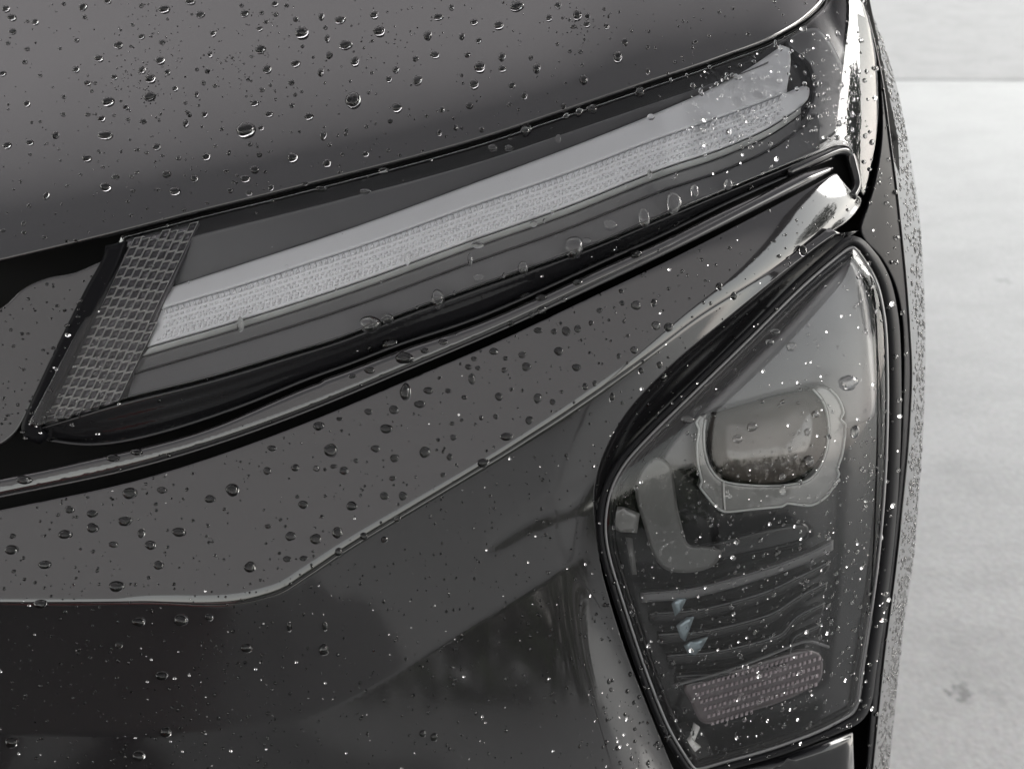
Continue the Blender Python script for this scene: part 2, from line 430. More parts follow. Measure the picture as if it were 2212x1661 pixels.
# ------------------------------------------------------------------ upper lamp
lamp = empty('daytime_lamp', (0, 0, 0), car)
_c = curve
G0 = curve([(300, 645), (367, 621), (520, 571), (765, 490), (1016, 398), (1220, 322), (1435, 236), (1530, 194), (1611, 151), (1698, 92), (1730, 70)])
G1 = curve([(300, 683), (349, 667), (520, 616), (670, 567), (765, 536), (1016, 446), (1220, 376), (1435, 294), (1575, 246), (1716, 190), (1760, 168)])
G2 = curve([(280, 760), (318, 749), (520, 690), (765, 611), (1016, 519), (1220, 447), (1435, 362), (1575, 314), (1681, 263), (1737, 222), (1760, 200)])
B0 = curve([(60, 925), (150, 896), (242, 867), (450, 815), (620, 764), (765, 718), (808, 700), (1016, 622), (1102, 592), (1310, 516), (1435, 462), (1575, 405), (1681, 362), (1786, 318), (1830, 300)])
B0 = soften(B0, 50)
lb = None
def lensz(x, y):
    x = np.asarray(x, float)
    a, b = HE(x), B0(x); t = np.clip((y - a) / (b - a), 0, 1.2)
    r = np.clip((x - 1800) / 100, 0, 1)
    bb = np.where(x > 1480, base(1480, y) + 0.36 * (x - 1480) * MM + 0.25 * (base(x, y) - base(1480, y) - 0.36 * (x - 1480) * MM), base(x, y))
    return bb + 0.012 * (t - 0.8) ** 2 - 0.002 + 0.022 * r ** 2
lens_out = np.concatenate([along(HE, 262, 1775, 9, 8), spline([(1800, -20), (1820, -110), (1845, -120), (1864, 0), (1880, 60), (1893, 130), (1900, 239), (1900, 290), (1894, 343), (1882, 403), (1866, 425), (1852, 400), (1843, 360), (1834, 325), (1818, 310), (1796, 316)], step=7), along(B0, 80, 1780, 9, 6)[::-1], spline([(68, 926), (60, 915), (70, 895), (130, 780), (200, 640), (245, 548)], step=7)])
panel('lamp_cover', lens_out, lensz, M['cover'], lamp, roll=(8, 0.003), step=11, thick=0.002, outer='cover')
# black housing floor and its layers
HD = 0.020
def fl(off, lean=0.0): return lambda x, y: base(np.minimum(x, 1850), y) + off
floor = np.concatenate([along(HE, 262, 1780, 12, 4), spline([(1810, -60), (1850, -100), (1870, 0), (1890, 130), (1896, 280), (1880, 400), (1850, 395), (1830, 330), (1786, 325)], step=12), along(SEAM, 80, 1770, 12, -2)[::-1], spline([(60, 925), (130, 780), (245, 540)], step=12)])
panel('housing_floor', floor, fl(0.034), M['bezel'], lamp, roll=(4, 0.001), step=40)
# grey housing band above and below the light guide
def band(name, f0, f1, x0, x1, off0, off1, mat, step=10, roll=(5, 0.0015), thick=0.004):
    def zf(x, y):
        a, b = f0(x), f1(x); t = np.clip((y - a) / (b - a), 0, 1)
        return base(np.minimum(x, 1850), y) + off0 + (off1 - off0) * t
    return panel(name, np.concatenate([along(f0, x0, x1, 9), along(f1, x0 - 14, x1, 9)[::-1]]), zf, mat, lamp, roll=roll, step=step, thick=thick)
add_ = lambda f, o: (lambda x: f(x) + o)
band('upper_housing', add_(HE, 46), add_(G0, 2), 392, 1660, 0.012, 0.026, M['housing'])
g_left = spline([(365, 621), (352, 655), (330, 705), (316, 750)], step=7)
gp_ = np.concatenate([along(G0, 367, 1690, 9), spline([(1706, 104), (1708, 135), (1704, 165), (1700, 190)], step=7), along(G1, 349, 1700, 9)[::-1]])
def gz(x, y):
    a, b = G0(x), G1(x); t = np.clip((y - a) / (b - a), 0, 1)
    return base(np.minimum(x, 1850), y) + 0.017 - 0.006 * t
panel('light_guide', gp_, gz, M['guide'], lamp, roll=(7, 0.003), step=9)
def gz2(x, y): return base(np.minimum(x, 1850), y) + 0.0125
gq = np.concatenate([along(G1, 349, 1700, 9, 2), spline([(1735, 185), (1748, 190), (1744, 215), (1715, 242)], step=7), along(G2, 318, 1700, 9)[::-1]])
panel('prism_strip', gq, gz2, M['guide'], lamp, roll=(6, 0.002), step=9)
# prisms on the strip: teeth row, fine rows, dashed bottom row
V = []; F_ = []
def prism(x, y, wx, hy, lift, zf, sl=-0.33, tri=False):
    xs = np.array([x, x + wx, x + wx, x]); ys = np.array([y, y + sl * wx, y + hy + sl * wx, y + hy])
    if tri: xs = np.array([x, x + wx, x + wx * 0.62, x + wx * 0.38])
    z = zf(xs, ys); b = P(xs, ys, z)
    cx, cyy = xs.mean(), ys.mean() + (hy * 0.12 if tri else 0)
    s = 0.45
    xi = cx + (xs - cx) * s; yi = cyy + (ys - cyy) * s
    t = P(xi, yi, zf(xi, yi) - lift)
    k = len(V); V.extend(b); V.extend(t)
    for i in range(4):
        j = (i + 1) % 4; F_.append((k+i, k+4+i, k+4+j, k+j))
    F_.append((k+4, k+7, k+6, k+5))
x = 352.0
while x < 1690:
    y0 = float(G1(x)) + 3
    prism(x, y0 + 12, 11, -13, 0.0026, gz2, tri=True)
    yb = float(G2(x)); y = y0 + 16; r = 0
    while y < yb - 16:
        xo = x + (6 if r % 2 else 0)
        if xo > 330 + (yb - y) * 0.3: prism(xo, y, 8.5, 5.5, 0.0018, gz2)
        y += 9.0; r += 1
    prism(x - 14, yb - 10, 9, 7, 0.0012, gz2)
    x += 12.4
link('prism_texture', V, F_, M['guide_prism'], lamp, smooth=False, kind='stuff')
band('guide_lip', add_(G2, 3), add_(G2, 16), 322, 1730, 0.009, 0.012, M['frost'], roll=(4, 0.0015))
band('housing_step', add_(G2, 20), add_(G2, 48), 306, 1730, 0.016, 0.020, M['housing'], roll=(4, 0.0015))
band('lower_housing', add_(G2, 52), add_(B0, -2), 290, 1770, 0.014, 0.010, M['housing'], roll=(4, 0.0012))
# end cap of the guide at the corner of the car
panel('corner_reflector', spline([(1700, 92), (1760, 60), (1800, 100), (1830, 180), (1822, 260), (1790, 300), (1740, 318), (1700, 300), (1740, 250), (1758, 200), (1748, 140)], closed=True, step=8), fl(0.022), M['housing'], lamp, roll=(8, 0.004), step=9)
# black ribbed rail under the lens, facing down
def railz(x, y):
    a, b = B0(x) + 6, SEAM(x) - 4; t = np.clip((y - a) / np.maximum(b - a, 1), 0, 1)
    return base(np.minimum(x, 1850), y) - 0.001 + 0.017 * t + 0.00035 * np.cos(t * 2 * math.pi * 3.5)
rl = np.concatenate([along(B0, 90, 1800, 7, 7), spline([(1812, 326), (1808, 338)], step=6), along(SEAM, 84, 1800, 7, -4)[::-1], spline([(70, 948), (60, 936)], step=6)])
panel('lower_rail', rl, railz, M['gloss_black'], lamp, roll=(5, 0.002), step=6, outer='frame')
# left side frame (thick black gasket)
fr = np.concatenate([spline([(228, 530), (222, 556), (180, 632), (118, 756), (62, 876), (46, 918), (54, 945), (84, 958)], step=7), spline([(100, 940), (92, 925), (94, 905), (140, 815), (205, 680), (262, 556), (272, 520)], step=7)])
panel('lamp_frame', fr, lambda x, y: base(x, y) - 0.0005, M['rubber'], lamp, roll=(9, 0.005), step=7, outer='frame')
# side reflector made of staggered facets
def cellmesh(cx, cyy, ax, ay, bx, by, zf):
    """one facet: parallelogram with bright rim and dished middle"""
    V = []; fm = []; F2 = []
    q = [(-.5, -.5), (.5, -.5), (.5, .5), (-.5, .5)]
    jx, jy, jd = random.uniform(-2.2, 2.2), random.uniform(-2.2, 2.2), random.uniform(0.0012, 0.004)
    for s, off in ((0.99, 0.0), (0.90, -0.0018), (0.78, -0.0006), (0.30, jd)):
        xs = np.array([cx + s * (u * ax + v * bx) for u, v in q]); ys = np.array([cyy + s * (u * ay + v * by) for u, v in q])
        if s < 0.5: xs = xs + jx; ys = ys + jy
        V.extend(P(xs, ys, zf(xs, ys) + off))
    for r in range(3):
        for i in range(4):
            j = (i + 1) % 4; F2.append((r*4+i, (r+1)*4+i, (r+1)*4+j, r*4+j)); fm.append(1 if r < 2 else 0)
    F2.append((12, 15, 14, 13)); fm.append(0)
    return V, F2, fm
refl = np.array([(262, 522), (430, 482), (396, 560), (352, 655), (308, 760), (262, 850), (246, 872), (150, 902), (92, 903), (140, 812), (205, 678)], float)
refl_s = spline(refl, closed=True, step=7, sharp=(0, 1, 8))
zr = lambda x, y: base(x, y) + 0.010
panel('reflector_plate', refl_s, lambda x, y: base(x, y) + 0.0125, M['cell'], lamp, roll=(4, 0.001), step=14)
b_vec = np.array([-10.6, 21.5]); a_vec = np.array([19.5, -4.2])
for i in range(-2, 12):
    for j in range(-2, 24):
        c = np.array([278.0, 520.0]) + a_vec * i + b_vec * (j + 0.28 * i)
        if inside(c[None], refl)[0] and seg_dist(c[None], refl)[0] > 4:
            V, F2, fm = cellmesh(c[0], c[1], a_vec[0], a_vec[1], b_vec[0], b_vec[1], zr)
            link('reflector_cell', V, F2, None, lamp, smooth=False, mats=[M['cell'], M['chrome']], fmat=fm)
# notch piece at the inner corner of the lamp and rail along its lower edge
tube('corner_trim', spline([(1700, 372), (1760, 345), (1808, 325), (1832, 330), (1844, 365), (1850, 400), (1838, 425)], step=6), base, 0.006, 0.0042, M['gloss_black'], lamp, seg=14)
tube('rail_edge', along(SEAM, 110, 1800, 10, -7), base, 0.0085, 0.0016, M['gloss_black'], lamp)

# ------------------------------------------------------------------ headlamp
head = empty('headlamp', (0, 0, 0), car)
HP = [(1842, 530), (1868, 556), (1898, 610), (1914, 680), (1920, 760), (1921, 900), (1915, 1050), (1902, 1200), (1885, 1330), (1868, 1440), (1852, 1530), (1810, 1562), (1750, 1590), (1660, 1622), (1560, 1650), (1505, 1664), (1488, 1650), (1440, 1570), (1392, 1450), (1345, 1310), (1312, 1200), (1304, 1130), (1315, 1060), (1345, 1000), (1400, 938), (1490, 850), (1610, 734), (1730, 616), (1810, 548)]
hp_s = spline(HP, closed=True, step=8)
def hcov(x, y):
    q = np.stack([np.ravel(x), np.ravel(y)], 1); d = seg_dist(q, hp_s).reshape(np.shape(x))
    return HLz(x, y) + 0.004 * np.exp(-d / 30.0)
panel('lamp_cover', hp_s, hcov, M['cover'], head, roll=(9, 0.004), step=11, thick=0.003, outer='cover')
# black frame round the headlamp
def ring(name, loop, w0, w1, zf, mat, parent, h=0.004, kind=None, outer=None):
    """a closed moulding from w0 to w1 outside the loop (picture units), rounded over height h"""
    n = len(loop)
    t = np.roll(loop, -1, 0) - np.roll(loop, 1, 0); t /= np.linalg.norm(t, axis=1)[:, None]
    area = 0.5 * np.sum(loop[:, 0] * np.roll(loop[:, 1], -1) - np.roll(loop[:, 0], -1) * loop[:, 1])
    nr = np.stack([t[:, 1], -t[:, 0]], 1) * (1 if area > 0 else -1)
    V = []; K = 9
    for k in range(K):
        s = k / (K - 1); ww = w0 + (w1 - w0) * s
        if hasattr(ww, '__len__'): q = loop + nr * np.asarray(ww)[:, None]
        else: q = loop + nr * ww
        V.append(P(q[:, 0], q[:, 1], zf(q[:, 0], q[:, 1]) - h * math.sin(math.pi * (0.04 + 0.92 * s)) ** 0.7 + h))
    VV = np.concatenate(V); F2 = []
    for k in range(K - 1):
        for i in range(n):
            j = (i + 1) % n; F2.append((k*n+i, k*n+j, (k+1)*n+j, (k+1)*n+i))
    a, b, c = (VV[i] for i in F2[0][:3])
    if np.cross(b - a, c - a) @ (CAM - a) < 0: F2 = [f[::-1] for f in F2]
    o = link(name, VV, F2, mat, parent, kind=kind)
    if outer: OUTER.append((outer, VV, F2))
    return o
wout = np.where(hp_s[:, 0] > 1830, 26, 15) + 0.0 * hp_s[:, 0]
wout = np.convolve(np.concatenate([wout[-8:], wout, wout[:8]]), np.ones(17) / 17, 'valid')
ring('lamp_frame', hp_s, 1.0, wout, lambda x, y: HLz(x, y) - 0.002, M['satin'], head, h=0.004, outer='frame')
# interior
def hd(off, k=1.0): return lambda x, y: HLz(np.minimum(x, 1880), y) + off
panel('housing_floor', hp_s, hd(0.050), M['bezel'], head, roll=(4, 0.001), step=40)
# sloped inner wall
ring('inner_wall', hp_s, -26, 0, hd(0.012), M['bezel'], head, h=0.006)
ring('cover_lip', hp_s, -7, -1, hd(0.002), M['housing'], head, h=0.0015)
# upper grey panel of the headlamp
up = spline([(1842, 560), (1872, 640), (1886, 760), (1890, 880), (1880, 905), (1800, 930), (1820, 900), (1800, 860), (1766, 836), (1700, 848), (1600, 874), (1540, 892), (1510, 905), (1512, 960), (1508, 1000), (1490, 1010), (1430, 1010), (1420, 1000), (1470, 930), (1580, 820), (1700, 700), (1800, 590)], closed=True, step=8)
panel('inner_bezel', up, hd(0.024), M['housing'], head, roll=(12, 0.008), step=11)
# left frosted wing
wing = spline([(1420, 985), (1452, 1010), (1462, 1080), (1478, 1150), (1490, 1175), (1530, 1178), (1560, 1190), (1540, 1222), (1490, 1236), (1440, 1230), (1412, 1200), (1392, 1140), (1372, 1060), (1388, 1010)], closed=True, step=7)
panel('side_wing', wing, hd(0.014), M['wing'], head, roll=(8, 0.005), step=9)
panel('lower_wing', spline([(1462, 1225), (1500, 1180), (1560, 1165), (1660, 1140), (1740, 1130), (1740, 1165), (1600, 1200), (1500, 1228)], closed=True, step=8), hd(0.030), M['bezel'], head, roll=(8, 0.004), step=10)
# projector lens: thick rounded cylinder-like glass in a bracket
def dome(name, outline, zf, h, mat, parent, kind=None):
    outline = np.asarray(outline, float); c = outline.mean(0); n = len(outline); V = []; K = 9
    for k in range(K):
        a = (k / (K - 1)) * math.pi / 2; s = math.cos(a)
        q = c + (outline - c) * max(s, 0.001)
        V.append(P(q[:, 0], q[:, 1], zf(q[:, 0] * 0 + c[0], q[:, 1] * 0 + c[1]) - h * math.sin(a)))
    VV = np.concatenate(V); F2 = []
    for k in range(K - 1):
        for i in range(n):
            j = (i + 1) % n; F2.append((k*n+i, k*n+j, (k+1)*n+j, (k+1)*n+i))
    a, b, c_ = (VV[i] for i in F2[0][:3])
    if np.cross(b - a, c_ - a) @ (CAM - a) < 0: F2 = [f[::-1] for f in F2]
    return link(name, VV, F2, mat, parent, kind=kind)
M['lens_core'] = principled('warm_grey_projector_face', (0.10, 0.088, 0.08), 0.12, 1.6, noise=(22, 0.3))
pl = spline([(1526, 910), (1540, 890), (1620, 866), (1700, 848), (1760, 842), (1785, 870), (1792, 930), (1775, 985), (1740, 1020), (1690, 1042), (1620, 1048), (1560, 1030), (1532, 985)], closed=True, step=7)
dome('projector_lens', pl, hd(0.030), 0.020, M['lens_core'], head)
ring('projector_seat', pl, -2, 10, hd(0.026), M['bezel'], head, h=0.004)
# pale U-shaped bracket round the projector
outer_b = spline([(1766, 832), (1790, 838), (1812, 862), (1822, 890), (1816, 905), (1826, 915), (1824, 950), (1818, 985), (1808, 1012), (1812, 1022), (1800, 1050), (1780, 1075), (1750, 1090), (1700, 1086), (1690, 1092), (1630, 1098), (1570, 1104), (1550, 1096), (1525, 1068), (1512, 1050), (1516, 1040), (1508, 1000), (1506, 960), (1510, 925), (1504, 912), (1514, 898), (1528, 892)], step=6)
inner_b = spline([(1524, 905), (1521, 930), (1522, 965), (1530, 1000), (1545, 1025), (1562, 1038), (1600, 1045), (1650, 1048), (1700, 1046), (1744, 1036), (1768, 1012), (1784, 975), (1790, 930), (1786, 890), (1775, 862), (1756, 840)], step=6)
panel('projector_bracket', np.concatenate([outer_b, inner_b]), hd(0.010), M['grey_clear'], head, roll=(5, 0.003), step=7, thick=0.014)
tube('bracket_rim', inner_b, hd(0.0095), 0, 0.0009, M['frost'], head, seg=8)
tube('bracket_rim', outer_b[4:-3], hd(0.0105), 0, 0.0010, M['frost'], head, seg=8)
mid_b = (lambda a, b: np.stack([np.interp(np.linspace(0, 1, 90), np.linspace(0, 1, len(q)), q[:, i]) for q in (a, b) for i in (0, 1)], 1))(outer_b[::-1], inner_b)
mid_b = mid_b[:, :2] * 0.62 + mid_b[:, 2:] * 0.38
tube('bracket_rib', np.array([(1563, 1040), (1564, 1070), (1566, 1100)], float), hd(0.0085), 0, 0.0008, M['chrome'], head, seg=8)
# louvre fins
for k in range(5):
    y0 = 1262 + k * 45
    x0 = 1385 + k * 19; x1 = 1800 - k * 6
    pts = spline([(x0, y0 + 18), (x0 + 110, y0 + 8), (x0 + 240, y0 - 26), (x1 - 60, y0 - 66), (x1, y0 - 96)], step=10)
    tube('louvre_edge', pts, (lambda k: hd(0.0195 + 0.001 * k))(k), 0, 0.0006, M['housing'], head, seg=6)
    low = pts + (0, 20)
    panel('louvre_fin', np.concatenate([pts, low[::-1]]), (lambda k: hd(0.018 + 0.001 * k))(k), M['housing'] if k in (0,) else M['bezel'], head, roll=(5, 0.004), step=9, thick=0.012)
panel('facet', [(1452, 1305), (1462, 1290), (1484, 1292), (1470, 1318), (1458, 1330)], hd(0.017), M['facet'], head, roll=(2, 0.0006), step=8)
panel('facet', [(1462, 1352), (1484, 1332), (1500, 1330), (1490, 1358), (1480, 1384), (1470, 1376)], hd(0.017), M['facet'], head, roll=(2, 0.0006), step=8)
panel('facet', [(1478, 1395), (1492, 1384), (1530, 1374), (1516, 1398), (1502, 1414), (1488, 1412)], hd(0.017), M['facet'], head, roll=(2, 0.0006), step=8)
panel('facet', [(1480, 1604), (1494, 1588), (1500, 1562), (1512, 1570), (1500, 1600), (1514, 1612), (1502, 1622)], hd(0.016), M['chrome'], head, roll=(2, 0.0008), step=8)
panel('facet', [(1316, 1092), (1348, 1094), (1382, 1108), (1376, 1150), (1340, 1148), (1318, 1136)], hd(0.016), M['grey_clear'], head, roll=(4, 0.0015), step=8)
panel('facet', [(1352, 1160), (1366, 1162), (1376, 1240), (1366, 1240)], hd(0.016), M['wing'], head, roll=(3, 0.0015), step=8)
# lower turn signal reflector with small block rows
lr = spline([(1480, 1478), (1560, 1452), (1650, 1424), (1730, 1402), (1770, 1410), (1778, 1440), (1768, 1474), (1700, 1510), (1620, 1536), (1540, 1562), (1512, 1556), (1494, 1520)], closed=True, step=8)
M['amber_grey'] = principled('dusky_reflector_face', (0.10, 0.085, 0.09), 0.18, 1.55, noise=(80, 0.2))
panel('reflector_plate', lr, hd(0.022), M['amber_grey'], head, roll=(8, 0.004), step=10)
tube('reflector_rim', spline([(1452, 1480), (1560, 1450), (1650, 1418), (1740, 1384), (1790, 1396)], step=9), hd(0.018), 0, 0.0012, M['housing'], head)
V = []; F_ = []
hz = hd(0.0215)
for r in range(6):
    for c in range(26):
        x = 1496 + r * 8 + c * 10.5; y = 1480 + r * 15.5 - c * 3.1
        if x < 1768 and inside(np.array([[x + 4, y + 2]]), lr)[0]: prism(x, y, 6.2, 8.0, 0.0013, hz, sl=-0.3)
link('reflector_blocks', V, F_, principled('reflector_block_faces', (0.46, 0.39, 0.42), 0.2, 1.55), head, smooth=False, kind='stuff')
panel('lower_grille_frame', [(1560, 1668), (1700, 1632), (1842, 1582), (1846, 1700), (1840, 1850), (1640, 1850)], lambda x, y: HLz(x, y) + 0.006, M['gloss_black'], car, roll=(10, 0.005), step=14)

# ------------------------------------------------------------------ ground and surroundings
def quad(name, x0, x1, y0, y1, z, mat, n=1):
    V = []; F2 = []
    for j in range(n + 1):
        for i in range(n + 1): V.append((x0 + (x1 - x0) * i / n, y0 + (y1 - y0) * j / n, z))
    for j in range(n):
        for i in range(n): a = j * (n + 1) + i; F2.append((a, a + 1, a + n + 2, a + n + 1))
    return _link(name, V, F2, mat, None, smooth=False)
def concrete(name, col, col2, rough, sc=1.0):
    m, nt, b = newmat(name); L = nt.links
    tc = nt.nodes.new('ShaderNodeTexCoord')
    mp = nt.nodes.new('ShaderNodeMapping'); mp.inputs['Scale'].default_value = (0.7 * sc, 1.5 * sc, 1)
    n1 = nt.nodes.new('ShaderNodeTexNoise'); n1.inputs['Scale'].default_value = 5.0; n1.inputs['Detail'].default_value = 12; n1.inputs['Roughness'].default_value = 0.72
    n2 = nt.nodes.new('ShaderNodeTexNoise'); n2.inputs['Scale'].default_value = 90; n2.inputs['Detail'].default_value = 6
    r = nt.nodes.new('ShaderNodeValToRGB'); r.color_ramp.elements[0].position = 0.28; r.color_ramp.elements[1].position = 0.55
    r.color_ramp.elements[0].color = (*col2, 1); r.color_ramp.elements[1].color = (*col, 1)
    mx = nt.nodes.new('ShaderNodeMixRGB'); mx.blend_type = 'MULTIPLY'; mx.inputs[0].default_value = 0.6
    L.new(tc.outputs['Object'], mp.inputs[0]); L.new(mp.outputs[0], n1.inputs[0]); L.new(tc.outputs['Object'], n2.inputs[0])
    L.new(n1.outputs[0], r.inputs[0]); L.new(r.outputs[0], mx.inputs[1]); L.new(n2.outputs['Color'], mx.inputs[2])
    hsn = nt.nodes.new('ShaderNodeHueSaturation'); hsn.inputs['Saturation'].default_value = 0.12; hsn.inputs['Value'].default_value = 1.3
    L.new(mx.outputs[0], hsn.inputs['Color'])
    # a few dark stains
    v = nt.nodes.new('ShaderNodeTexNoise'); v.inputs['Scale'].default_value = 5.5; v.inputs['Detail'].default_value = 5; v.inputs['Distortion'].default_value = 0.6
    vr = nt.nodes.new('ShaderNodeMapRange'); vr.inputs[1].default_value = 0.70; vr.inputs[2].default_value = 0.76; vr.inputs[3].default_value = 1.0; vr.inputs[4].default_value = 0.45
    L.new(tc.outputs['Object'], v.inputs[0]); L.new(v.outputs[0], vr.inputs[0])
    dist_n = nt.nodes.new('ShaderNodeTexNoise'); dist_n.inputs['Scale'].default_value = 40; dist_n.inputs['Detail'].default_value = 6
    L.new(tc.outputs['Object'], dist_n.inputs[0])
    wob = nt.nodes.new('ShaderNodeVectorMath'); wob.operation = 'MULTIPLY_ADD'; wob.inputs[1].default_value = (0.12, 0.12, 0); L.new(dist_n.outputs['Color'], wob.inputs[0]); L.new(tc.outputs['Object'], wob.inputs[2])
    last = vr.outputs[0]
    for sx_, sy_, sr_, so_ in ((1.369, 2.426, 0.015, 0.35), (0.735, 1.046, 0.017, 0.50), (0.791, 1.043, 0.020, 0.85), (0.932, 1.620, 0.040, 0.95), (0.970, 1.518, 0.128, 0.95), (0.781, 1.119, 0.072, 0.95), (2.111, 4.167, 0.080, 0.92)):
        dn = nt.nodes.new('ShaderNodeVectorMath'); dn.operation = 'DISTANCE'; dn.inputs[1].default_value = (sx_ + 0.06, sy_ + 0.06, 0); L.new(wob.outputs[0], dn.inputs[0])
        mr_ = nt.nodes.new('ShaderNodeMapRange'); mr_.inputs[1].default_value = sr_ * 0.5; mr_.inputs[2].default_value = sr_ * 1.3; mr_.inputs[3].default_value = so_; mr_.inputs[4].default_value = 1.0
        L.new(dn.outputs['Value'], mr_.inputs[0]); ml = nt.nodes.new('ShaderNodeMath'); ml.operation = 'MULTIPLY'; L.new(last, ml.inputs[0]); L.new(mr_.outputs[0], ml.inputs[1]); last = ml.outputs[0]
    sc_ = nt.nodes.new('ShaderNodeVectorMath'); sc_.operation = 'SCALE'; L.new(hsn.outputs[0], sc_.inputs[0]); L.new(last, sc_.inputs['Scale'])
    L.new(sc_.outputs[0], b.inputs['Base Color']); b.inputs['Roughness'].default_value = rough
    bp_ = nt.nodes.new('ShaderNodeBump'); bp_.inputs['Strength'].default_value = 0.3; bp_.inputs['Distance'].default_value = 0.003
    L.new(n2.outputs[0], bp_.inputs['Height']); L.new(bp_.outputs[0], b.inputs['Normal'])
    return m
M['ground'] = concrete('wet_pale_concrete', (0.185, 0.185, 0.183), (0.145, 0.145, 0.142), 0.35)
M['pavement'] = concrete('rough_pinkish_concrete', (0.195, 0.184, 0.178), (0.145, 0.136, 0.131), 0.6, 1.6)
g = quad('ground', -120, 120, -120, 120, 0.0, M['ground'])
tag(g, 'pale wet concrete ground beside the car with faint stains', 'ground', kind='structure')
g = _link('pavement', [(-40, 4.55, 0.002), (60, 3.6, 0.002), (60, 60, 0.002), (-40, 60, 0.002)], [(0, 1, 2, 3)], M['pavement'], None, smooth=False)
tag(g, 'rougher pinkish concrete pavement beyond the pale wet ground', 'pavement', kind='structure')

M['dark_sheet'] = principled('added_dark_sheet', (0.035, 0.034, 0.033), 0.4, 1.4, noise=(60, 0.5))
g = _link('dark_ground_sheet', [(-7, -5.5, 0.004), (0.28, -5.5, 0.004), (0.28, 0.85, 0.004), (-7, 0.85, 0.004)], [(0, 1, 2, 3)], M['dark_sheet'], None, smooth=False)  # unseen sheet added to darken the ground mirrored in the bumper
tag(g, 'unseen dark sheet added under and before the car to darken what it mirrors', 'dark_ground_sheet', kind='structure')
# carport the car stands under, seen as grey in the paint
M['roof'] = bpy.data.materials.new('translucent_roof_sheet'); M['roof'].use_nodes = True
nt = M['roof'].node_tree; nt.nodes.clear()
o_ = nt.nodes.new('ShaderNodeOutputMaterial'); t_ = nt.nodes.new('ShaderNodeBsdfTranslucent'); d_ = nt.nodes.new('ShaderNodeBsdfDiffuse'); a_ = nt.nodes.new('ShaderNodeAddShader')
t_.inputs[0].default_value = (0.30, 0.29, 0.295, 1); d_.inputs[0].default_value = (0.25, 0.25, 0.25, 1)
# sheets coloured darker mid-span to shape the shade mirrored in the bonnet
tc = nt.nodes.new('ShaderNodeTexCoord'); sp_ = nt.nodes.new('ShaderNodeSeparateXYZ'); nt.links.new(tc.outputs['Object'], sp_.inputs[0])
nz = nt.nodes.new('ShaderNodeTexNoise'); nz.inputs['Scale'].default_value = 1.3; nz.inputs['Detail'].default_value = 3; nt.links.new(tc.outputs['Object'], nz.inputs[0])
ad = nt.nodes.new('ShaderNodeMath'); ad.operation = 'MULTIPLY_ADD'; ad.inputs[1].default_value = 0.25; nt.links.new(nz.outputs[0], ad.inputs[0]); nt.links.new(sp_.outputs['Y'], ad.inputs[2])
rp = nt.nodes.new('ShaderNodeValToRGB'); mr = nt.nodes.new('ShaderNodeMapRange'); mr.inputs[1].default_value = 0.0; mr.inputs[2].default_value = 3.0
nt.links.new(ad.outputs[0], mr.inputs[0]); nt.links.new(mr.outputs[0], rp.inputs[0])
el = rp.color_ramp.elements; el[0].position = 0.12; el[0].color = (0.315, 0.303, 0.303, 1); el[1].position = 0.21; el[1].color = (0.15, 0.148, 0.156, 1)
e = el.new(0.69); e.color = (0.15, 0.148, 0.156, 1); e = el.new(0.84); e.color = (0.48, 0.455, 0.465, 1)
nt.links.new(rp.outputs[0], t_.inputs[0])
nt.links.new(t_.outputs[0], a_.inputs[0]); nt.links.new(d_.outputs[0], a_.inputs[1]); nt.links.new(a_.outputs[0], o_.inputs[0])
M['steel'] = principled('grey_painted_steel', (0.12, 0.12, 0.12), 0.5)
cp_ = empty('carport', (-2.0, -1.0, 0.0)); tag(cp_, 'carport with translucent grey roof sheets over the car', 'carport')
def box(name, x0, x1, y0, y1, z0, z1, mat, parent=None):
    V = [(x, y, z) for z in (z0, z1) for y in (y0, y1) for x in (x0, x1)]
    F2 = [(0, 2, 3, 1), (4, 5, 7, 6), (0, 1, 5, 4), (2, 6, 7, 3), (0, 4, 6, 2), (1, 3, 7, 5)]
    return link(name, V, F2, mat, parent, smooth=False)
RX1 = 2.8
quad_roof = link('roof_sheet', [(-7, -4.7, 2.6), (RX1, -4.7, 2.6), (RX1, 3.4, 2.6), (-7, 3.4, 2.6)], [(3, 2, 1, 0)], M['roof'], cp_, smooth=False)
box('edge_beam', RX1 - 0.1, RX1, -4.7, 3.4, 2.44, 2.59, M['steel'], cp_)
box('edge_beam', -7, RX1, 3.3, 3.4, 2.46, 2.59, M['steel'], cp_)
for yy in (-4.6,): box('post', RX1 - 0.1, RX1, yy, yy + 0.1, 0, 2.44, M['steel'], cp_)
# ------------------------------------------------------------------ what stands behind the photographer, mirrored in the paint, and added dark foliage
def loft(name, secs, mat, parent, smooth=True):
    """secs: list of closed loops (same count)"""
    n = len(secs[0]); V = [p for s in secs for p in s]; F2 = []
    for j in range(len(secs) - 1):
        for i in range(n):
            k = (i + 1) % n; F2.append((j*n+i, j*n+k, (j+1)*n+k, (j+1)*n+i))
    F2.append(tuple(range(n))[::-1]); F2.append(tuple((len(secs)-1)*n+i for i in range(n)))
    return link(name, V, F2, mat, parent, smooth=smooth)
M['red'] = principled('dark_red_paint', (0.16, 0.018, 0.012), 0.15, 1.5)
M['glassd'] = principled('dark_window_glass', (0.02, 0.022, 0.025), 0.05, 1.5)
M['tyre'] = principled('tyre_rubber', (0.01, 0.01, 0.01), 0.8)
rc = empty('parked_car', (-3.4, -2.6, 0)); tag(rc, 'dark red car parked behind the camera, mirrored low in the wet black paint', 'car')
secs = []
